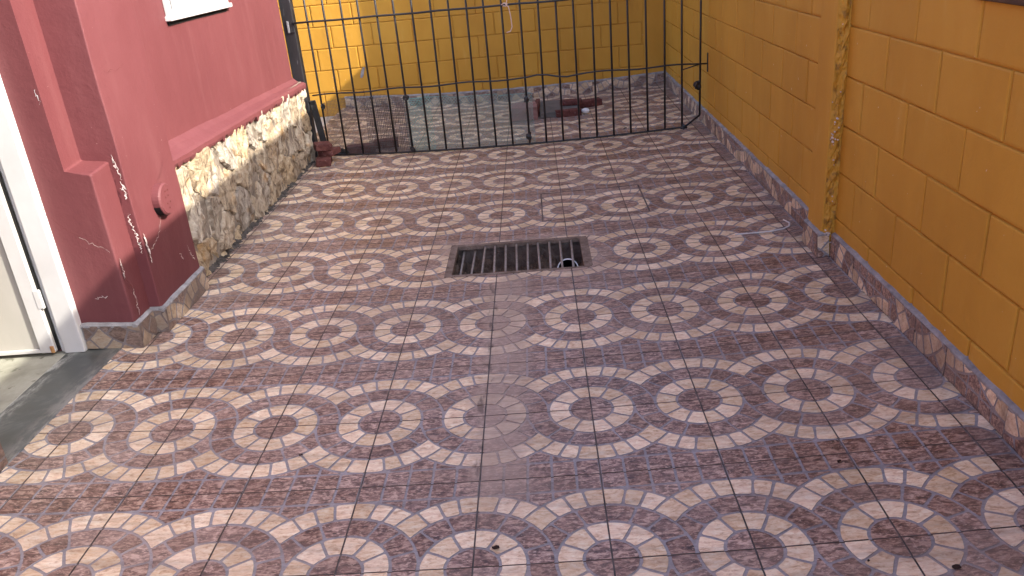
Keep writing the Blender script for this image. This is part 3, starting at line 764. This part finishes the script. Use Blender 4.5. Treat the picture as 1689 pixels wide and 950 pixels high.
# cracks and bare plaster: thin raised flakes on the wall faces
def flake(name, pts, wd, mat, face, seed, off=.004, dens=.03):
    """a broken line of small irregular chips (or a hair crack) lying on a wall face"""
    rq = random.Random(seed*7+1); P = []; dens = max(.012, wd*.9) if name != 'crack' else .03
    for i in range(len(pts)-1):
        a, b = Vector(pts[i]), Vector(pts[i+1]); k = max(1, int((b-a).length/dens))
        P += [a+(b-a)*j/k for j in range(k)]
    P.append(Vector(pts[-1])); bag = Bag(); n = len(P)
    P = [q+Vector((rq.gauss(0, 1), rq.gauss(0, 1)))*(.011 if name == 'crack' else .010) for q in P]
    if name == 'crack':
        for i, q in enumerate(P):
            t = (P[min(i+1, n-1)]-P[max(i-1, 0)]).normalized(); pp = Vector((-t.y, t.x)); w_ = wd*rq.uniform(.25, 1)*(1-.7*i/n)
            for sg in (-1, 1): v = q+pp*w_*sg; bag.v.append(face(v.x, v.y, off))
        for i in range(n-1): bag.f.append((2*i, 2*i+1, 2*i+3, 2*i+2)); bag.m.append(0)
    else:
        for i, q in enumerate(P):
            t = (P[min(i+1, n-1)]-P[max(i-1, 0)]).normalized(); pp = Vector((-t.y, t.x)); e = min(1, 5*i/n+.2, 5*(1-i/n)+.1)
            for sg in (-1, 1): v = q+pp*wd*e*sg*rq.choice((.15, .3, .5, .8, 1.25)); bag.v.append(face(v.x, v.y, off))
        for i in range(n-1): bag.f.append((2*i, 2*i+1, 2*i+3, 2*i+2)); bag.m.append(0)
    if bag.f: ob(name, bag.me(name, mat), house)
fY = lambda yy: (lambda a, b, d: (a, yy-d, b))
fX = lambda xx: (lambda a, b, d: (xx+d, a, b))
flake('bare_plaster', [(-4.02, 2.26), (-3.99, 2.12), (-3.975, 2.0)], .012, M_PLAST, fY(4.19), 1, .012)
flake('bare_plaster', [(-4.0, 1.98), (-3.985, 1.86), (-3.97, 1.78)], .015, M_PLAST, fY(4.19), 2, .012)
flake('bare_plaster', [(-4.02, 1.60), (-4.01, 1.45), (-3.985, 1.30), (-3.97, 1.12)], .012, M_PLAST, fY(4.19), 3, .012)
flake('bare_plaster', [(4.24, 1.34), (4.25, 1.22), (4.27, 1.08), (4.26, .98)], .021, M_PLAST, fX(-3.935), 4, .004)
flake('crack', [(4.30, 1.10), (4.50, 1.16), (4.66, 1.26), (4.72, 1.38)], .004, M_PLAST, fX(-3.935), 6, .004)
flake('bare_plaster', [(4.95, 1.78), (5.1, 1.88), (5.2, 1.97)], .004, M_RED, fX(-3.935), 7, .006)
flake('bare_plaster', [(5.22, .82), (5.28, .68), (5.36, .56)], .006, M_PLAST, fX(-3.935), 8, .004)
flake('bare_plaster', [(4.98, .80), (5.03, .70)], .006, M_PLAST, fX(-3.935), 9, .004)
flake('crack', [(-4.72, 1.98), (-4.70, 1.80), (-4.55, 1.62), (-4.30, 1.42), (-4.12, 1.33)], .0045, M_CRACK, fY(3.775), 10, .012)
flake('crack', [(-4.40, 1.50), (-4.25, 1.39), (-4.11, 1.32)], .003, M_PLAST, fY(3.773), 11, .013)
flake('bare_plaster', [(3.83, 1.18), (3.85, 1.05), (3.83, .95)], .012, M_PLAST, fX(-4.07), 12, .004)
flake('crack', [(3.84, .96), (3.93, .82), (3.92, .66), (3.88, .5), (3.93, .36)], .008, M_CRACK, fX(-4.07), 13, .005)
flake('bare_plaster', [(3.93, .78), (3.92, .62), (3.90, .46)], .006, M_PLAST, fX(-4.068), 14, .006)
flake('bare_plaster', [(-4.38, 2.96), (-4.385, 3.10)], .005, M_WHITE, fY(3.78), 15, .014)
flake('bare_plaster', [(-4.45, .76), (-4.36, .77), (-4.28, .775)], .004, M_PLAST, fY(3.775), 16, .012)
flake('crack', [(4.40, 3.16), (4.62, 3.11), (4.85, 3.17)], .004, M_CRACK, fX(-3.935), 17, .004)

# barred window
win = empty('window', (-4.3, 8.4, 3.4)); win.parent = house; win.matrix_parent_inverse = Matrix.Translation(-house.location)
bpy.data.objects.remove(win)
wy0, wy1, wz0, wz1 = 7.10, 9.50, 3.46, 6.2
win = box('window', (-4.36, wy0+.05, wz0+.04), (-4.275, wy1-.05, wz1), M_GLASS, house, 0)
def wpart(name, a, b, mat=M_WHITE, bev=.008):
    o = box(name, a, b, mat, None, bev, 1); o.parent = win; o.matrix_parent_inverse = Matrix.Identity(4)
wpart('sill', (-4.34, wy0-.02, wz0-.02), (-4.215, wy1+.10, wz0+.045)); wpart('frame', (-4.30, wy0, wz0+.03), (-4.235, wy0+.10, wz1)); wpart('frame', (-4.30, wy1-.08, wz0+.03), (-4.235, wy1, wz1))
wpart('frame', (-4.30, wy0+.09, wz0+.04), (-4.24, wy1-.07, wz0+.12))
for k in range(13): wpart('bar', (-4.275, wy0+.20+k*.165, wz0+.11), (-4.225, wy0+.29+k*.165, wz1-.1))
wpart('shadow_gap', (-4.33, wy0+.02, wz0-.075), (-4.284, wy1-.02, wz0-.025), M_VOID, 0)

# ------------------------------------------------------------------ doorway
ths = Bag()
tag(box('threshold', (-4.945, 1.44, -.1), (-4.305, 3.83, .129), M_SLAB, None, .008, 1), kind='structure')
tag(box('porch_floor', (-7.95, 1.44, -.1), (-4.95, 3.83, .122), M_PORCH, None, .004, 1), kind='structure')
df = box('door_frame', (-4.945, 3.70, .132), (-4.705, 3.83, 6.3), M_WHITE, house, .012, 2)
o = box('door_stop', (-5.005, 3.745, .134), (-4.947, 3.82, 6.28), M_WHITE, None, .006, 1); o.parent = df; o.matrix_parent_inverse = Matrix.Identity(4)
dl = box('door', (-7.2, 3.70, .165), (-5.033, 3.80, 6.2), M_CREAMD, house, .012, 2)
def dpart(name, a, b, mat, bev=.006):
    o = box(name, a, b, mat, None, bev, 1); o.parent = dl; o.matrix_parent_inverse = Matrix.Identity(4)
dpart('stile', (-5.20, 3.665, .17), (-5.032, 3.698, 6.19), M_WHITE); dpart('rail', (-7.2, 3.667, .172), (-5.202, 3.698, .22), M_WHITE)
dpart('gap_shade', (-5.031, 3.72, .17), (-5.006, 3.74, 6.2), M_VOID, 0); dpart('hinge', (-5.06, 3.66, .72), (-4.98, 3.70, .95), M_WHITE, .01)  # black strip stands in for the shade between door leaf and stop
dpart('rust_patch', (-5.075, 3.658, .168), (-5.030, 3.672, .255), simple('rust', (.30, .13, .04), (.50, .28, .12), 40, .9), .004)

# ------------------------------------------------------------------ iron railing
YG = 12.64
rail = empty('iron_railing', (0, YG, 0)); tag(rail, 'black iron bar railing standing across the yard between house and block wall', 'railing')
NB = 22
for k in range(NB):
    x = -3.83+k*.36; zb = zf(x)+.03
    lean = random.uniform(-.02, .02)
    tube('bar', [(x, YG, zb), (x+lean*.5, YG+random.uniform(-.01, .01), 2.2), (x+lean, YG, 5.2)], .0215, M_BLACK, rail, 8)
tube('bar', [(4.10, YG, .36), (4.105, YG, 2.2), (4.11, YG, 5.2)], .0215, M_BLACK, rail, 8)
bot = [(x, YG, zf(x)+.03) for x in (-3.83, -3, -2, -1, 0, 1, 2, 3, 3.75)]+[(3.80, YG, zf(3.8)+.04), (4.10, YG, .355)]
tube('bottom_rod', bot, .021, M_BLACK, rail, 8)
def rod(name, pts, r=.020): return tube(name, pts, r, M_BLACK, rail, 8)
rod('cross_rod', [(-3.98+(4.24+3.98)*i/40, YG-.03, 1.42+.015*math.sin(i*.9)+(.03*math.sin((i-22)*1.2) if 22 <= i <= 27 else 0)) for i in range(41)], .017)
rod('cross_rod', [(-4.12+(4.23+4.12)*i/20, YG-.03, 2.88+.006*math.sin(i*1.9)) for i in range(21)], .020)
rod('cross_rod', [(3.73, YG-.03, 1.32), (4.10, YG-.035, 1.41)], .013)
box('post', (-4.33, YG-.02, .1), (-4.10, YG+.20, 7.5), M_POST, rail, .012, 2)
box('bracket', (-4.24, YG-.045, 2.70), (-4.20, YG-.022, 2.93), simple('grey_bracket', (.14, .14, .15), (.24, .24, .25), 20, .5), rail, .004, 1)
box('bracket', (-4.20, YG-.043, 2.70), (-4.10, YG-.022, 2.73), M_POST, rail, .004, 1)
box('wall_plate', (4.235, YG-.07, 1.24), (4.258, YG+.0, 1.62), M_BLACK, rail, .004, 1)
def blob(name, c, s, parent, mat=M_BLACK, seed=0, st=(1, .7, 1.2)):
    bm = bmesh.new(); bmesh.ops.create_icosphere(bm, subdivisions=2, radius=s)
    for v in bm.verts:
        f = 1+.8*noise.noise(v.co*(1.6/s)+Vector((seed*3.3, 0, 0))); v.co = Vector((v.co.x*f*st[0], v.co.y*f*st[1], v.co.z*f*st[2]))
    bmesh.ops.translate(bm, vec=c, verts=bm.verts); return ob(name, bm_mesh(name, bm, mat), parent)
for k, (x, z, s) in enumerate(((.49, .20, .065), (.48, .98, .05), (4.05, .98, .075), (-2.03, 1.22, .055), (-2.03, .12, .05), (-3.83, .22, .07), (-3.80, 1.18, .05), (3.76, .12, .06), (-2.75, 1.27, .035))):
    blob('wire_tie', (x, YG-.03, z), s, rail, M_BLACK, k)

# fine wire mesh and green net tied behind the bars
def net(name, x0, x1, ztop, dx, r, mat, diamond, y, seed):
    bag = Bag(); H = lambda x: ztop(x)
    def pt(x, z):
        yy = y+.03*noise.noise(Vector((x*1.7, seed, z*1.7)))+.008*noise.noise(Vector((x*6, seed, z*6)))
        return (x+.012*noise.noise(Vector((x*3, seed+2, z*4))), yy, z+.012*noise.noise(Vector((x*4, seed+4, z*3))))
    if not diamond:
        x = x0
        while x <= x1:
            zb = zf(x)+.05; n = 10; bag.add(*tube_data([pt(x, zb+(H(x)-zb)*i/n) for i in range(n+1)], r, 3, cap=False)); x += dx
        z = 0.05
        while z < 1.45:
            pts = [(x0+(x1-x0)*i/30) for i in range(31)]; pts = [pt(q, zf(q)+z) for q in pts if zf(q)+z <= H(q)+.001]
            if len(pts) > 2: bag.add(*tube_data(pts, r, 3, cap=False))
            z += dx
    else:
        hh = dx*.55; z = .05; row = 0
        while z < 1.22:
            pts = []; n = int((x1-x0)/(dx/2))
            for i in range(n+1):
                q = x0+i*dx/2; zz = zf(q)+z+(hh*.5 if (i+row) % 2 else -hh*.5)
                if zz < H(q): pts.append(pt(q, zz))
            if len(pts) > 2: bag.add(*tube_data(pts, r, 3, cap=False))
            z += hh; row += 1
    return ob(name, bag.me(name, mat))
wm = net('wire_mesh', -3.80, -2.02, lambda x: 1.24+.10*math.sin((x+3.9)*1.6), .030, .0036, M_WIRE, False, YG+.05, 1)
tag(wm, 'fine dark wire mesh tied to the railing bars beside the stone base', 'wire mesh')
wm2 = net('wire_mesh', -2.95, -2.02, lambda x: 1.20, .038, .0042, M_WIRE, False, YG+.09, 6)
tag(wm2, 'second layer of dark wire mesh doubled up next to the green netting', 'wire mesh')
gn = net('plastic_netting', -2.06, .62, lambda x: 1.20-.04*(x+2), 0.060, .0050, M_GREEN, True, YG+.06, 3)
tag(gn, 'pale green plastic netting along the bottom of the railing', 'netting')
gn2 = net('plastic_netting', -2.12, -1.52, lambda x: 1.16-.08*math.sin(x*9), .072, .0055, M_GREEN, True, YG+.11, 9)
tag(gn2, 'darker doubled fold of green netting joining the dark wire mesh', 'netting')
# string knotted on the top rod
st = empty('string', (.23, YG-.05, 2.88)); tag(st, 'pale pink string knotted on the upper rod of the railing', 'string')
tube('strand', [(.30, YG-.06, 3.40), (.30, YG-.06, 3.15), (.24, YG-.07, 2.94), (.22, YG-.075, 2.89), (.27, YG-.07, 2.84), (.30, YG-.06, 2.65), (.31, YG-.06, 2.45), (.27, YG-.055, 2.37), (.19, YG-.05, 2.35)], .011, M_STRING, st, 6)
tube('knot', [(.13, YG-.06, 2.89), (.19, YG-.08, 2.92), (.25, YG-.08, 2.90), (.22, YG-.085, 2.86), (.16, YG-.08, 2.87)], .013, M_STRING, st, 6)

# ------------------------------------------------------------------ loose things
def brick(name, c, rz, size, mat, label, tilt=0, group=None, seed=0):
    bm = bmesh.new(); L, Wd, Hh = size; bm_box(bm, (-L/2, -Wd/2, 0), (L/2, Wd/2, Hh), .02, 2)
    bmesh.ops.subdivide_edges(bm, edges=[e for e in bm.edges if e.calc_length() > .15], cuts=2, use_grid_fill=True)
    for v in bm.verts: v.co += Vector((noise.noise(v.co*9+Vector((seed*3, 0, 0))), noise.noise(v.co*9+Vector((0, seed*3, 0))), noise.noise(v.co*9+Vector((0, 0, seed*3)))*.5))*.018
    o = ob(name, bm_mesh(name, bm, mat)); o.matrix_world = T3(*c) @ Matrix.Rotation(rz, 4, 'Z') @ Matrix.Rotation(tilt, 4, 'Y')
    return tag(o, label, 'brick', group)
zq = zf(-3.8)
brick('brick', (-3.80, 11.95, zq), .15, (.30, .42, .15), M_BRICK, 'dark red brick on the tiles against the end of the stone base', seed=1)
brick('brick', (-3.72, 12.20, zq+.152), -.3, (.34, .38, .12), M_BRICK, 'broken dark red brick in the middle of the small pile by the stone base', seed=2)
brick('brick', (-3.82, 12.10, zq+.285), .4, (.34, .36, .14), M_BRICK, 'dark red brick on top of the small pile by the stone base', .08, seed=3)
brick('brick', (-3.20, 12.95, zf(-3.2)), .05, (.62, .30, .16), M_BRICK, 'dark red brick lying flat behind the fine wire mesh', seed=4)
brick('brick', (-2.72, 13.35, zf(-2.7)), .12, (.55, .30, .17), M_BRICK, 'second dark red brick behind the wire mesh, farther from the stone base', seed=5)
brick('brick', (.38, 15.45, .003), .03, (.62, .62, .33), M_BRICKP, 'pale pinkish block beside the grey board behind the green netting', seed=6)
brick('brick', (.70, 15.85, .003), 1.5, (.9, .12, .30), M_BRICK, 'dark red brick on edge between the pale block and the grey board', seed=7)
brick('brick', (1.45, 15.25, .012), .06, (.62, .16, .17), M_BRICK, 'dark red brick along the near edge of the grey board', seed=8)
brick('brick', (1.95, 16.2, .025), .25, (.75, .30, .17), M_BRICK, 'dark red brick behind the white ball', seed=9)
brick('brick', (1.55, 15.95, .155), -.1, (.55, .28, .12), M_BRICK, 'dark red brick lying on the grey board', seed=10)
tag(box('board', (.76, 15.22, .012), (1.75, 16.75, .145), M_BOARD, None, .01, 1), 'flat grey board among the bricks behind the railing', 'board')
bm = bmesh.new(); bmesh.ops.create_uvsphere(bm, u_segments=20, v_segments=12, radius=.085)
bmesh.ops.scale(bm, vec=(1.25, 1, .8), verts=bm.verts)
for v in bm.verts: v.co *= 1+.06*noise.noise(v.co*14)
bmesh.ops.translate(bm, vec=(1.87, 15.30, .10), verts=bm.verts)
tag(ob('stone_lump', bm_mesh('stone_lump', bm, M_PVC, True)), 'small white rounded lump beside the dark bricks', 'lump')
o = blob('plastic_scrap', (-3.62, 12.80, zf(-3.6)+.06), .11, None, M_VOID, 4, (1.3, .8, .6)); tag(o, 'crumpled black plastic scrap behind the railing foot', 'scrap')
bm = bmesh.new(); bm_box(bm, (-4.10, 12.70, .12), (-3.97, 12.76, 1.30), .008, 1)  # thin dark upright strip at the end of the stone base
for v in bm.verts: v.co.x += (1.3-v.co.z)*.10
tag(ob('narrow_strip', bm_mesh('narrow_strip', bm, M_DSTRIP)), 'narrow dark strip standing behind the end of the stone base', 'board')
# bare cement chip on the back wall
flb = lambda a, b, d: (a, YB-d, b)
bag = Bag(); pts = [(-4.08, .93), (-4.03, .92), (-3.98, .98), (-3.95, 1.10), (-3.92, 1.19), (-3.97, 1.20), (-4.02, 1.12), (-4.06, 1.02)]
bag.add([(x, YB-.014, z) for x, z in pts]+[(x, YB+.02, z) for x, z in pts], [tuple(range(8))[::-1]]+[(i, (i+1) % 8, 8+(i+1) % 8, 8+i) for i in range(8)]); ob('bare_cement', bag.me('bare_cement', M_CEM), bw)
# cord on the floor by the pillar
cp = [(4.06, 6.45), (4.10, 6.30), (4.06, 6.18), (3.95, 6.10), (3.75, 6.06), (3.5, 6.08), (3.3, 6.10)]
tag(tube('cord', [(x, y, zf(x)+.012) for x, y in cp], .011, M_WCORD, None, 6), 'thin white cord curling on the tiles before the pillar', 'cord')
for k, (x, y, s, lb) in enumerate(((2.89, .89, .022, 'tiny dark leaf scrap on the outer cream ring near the wall side'), (3.22, -.33, .034, 'dark leaf scrap on the tiles close to the block wall'), (.16, .18, .032, 'dark leaf scrap beside the rusty water stain'), (2.70, -.21, .012, 'dark speck on the cream ring beside the leaf scrap'), (-1.63, 1.5, .018, 'dark leaf scrap on the outer ring left of the water stain'), (2.81, 11.1, .03, 'dark leaf scrap on the tiles in front of the railing'), (2.6, 13.3, .04, 'dark leaf scrap on the tiles behind the railing'))):
    pts = []; n = 9
    for i in range(n):
        an = 2*math.pi*i/n; r = s*(1+.5*noise.noise(Vector((k*4, i*1.7, 0)))); pts.append((x+.9*r*math.cos(an), y+.6*r*math.sin(an), zf(x)+.006+.008*abs(math.sin(an*1.5))))
    bag = Bag(); bag.add(pts+[(p[0], p[1], p[2]+.004) for p in pts], [tuple(range(n))[::-1], tuple(range(n, 2*n))]+[(i, (i+1) % n, n+(i+1) % n, n+i) for i in range(n)])
    tag(ob('leaf_scrap', bag.me('leaf_scrap', M_LEAF)), lb, 'leaf')
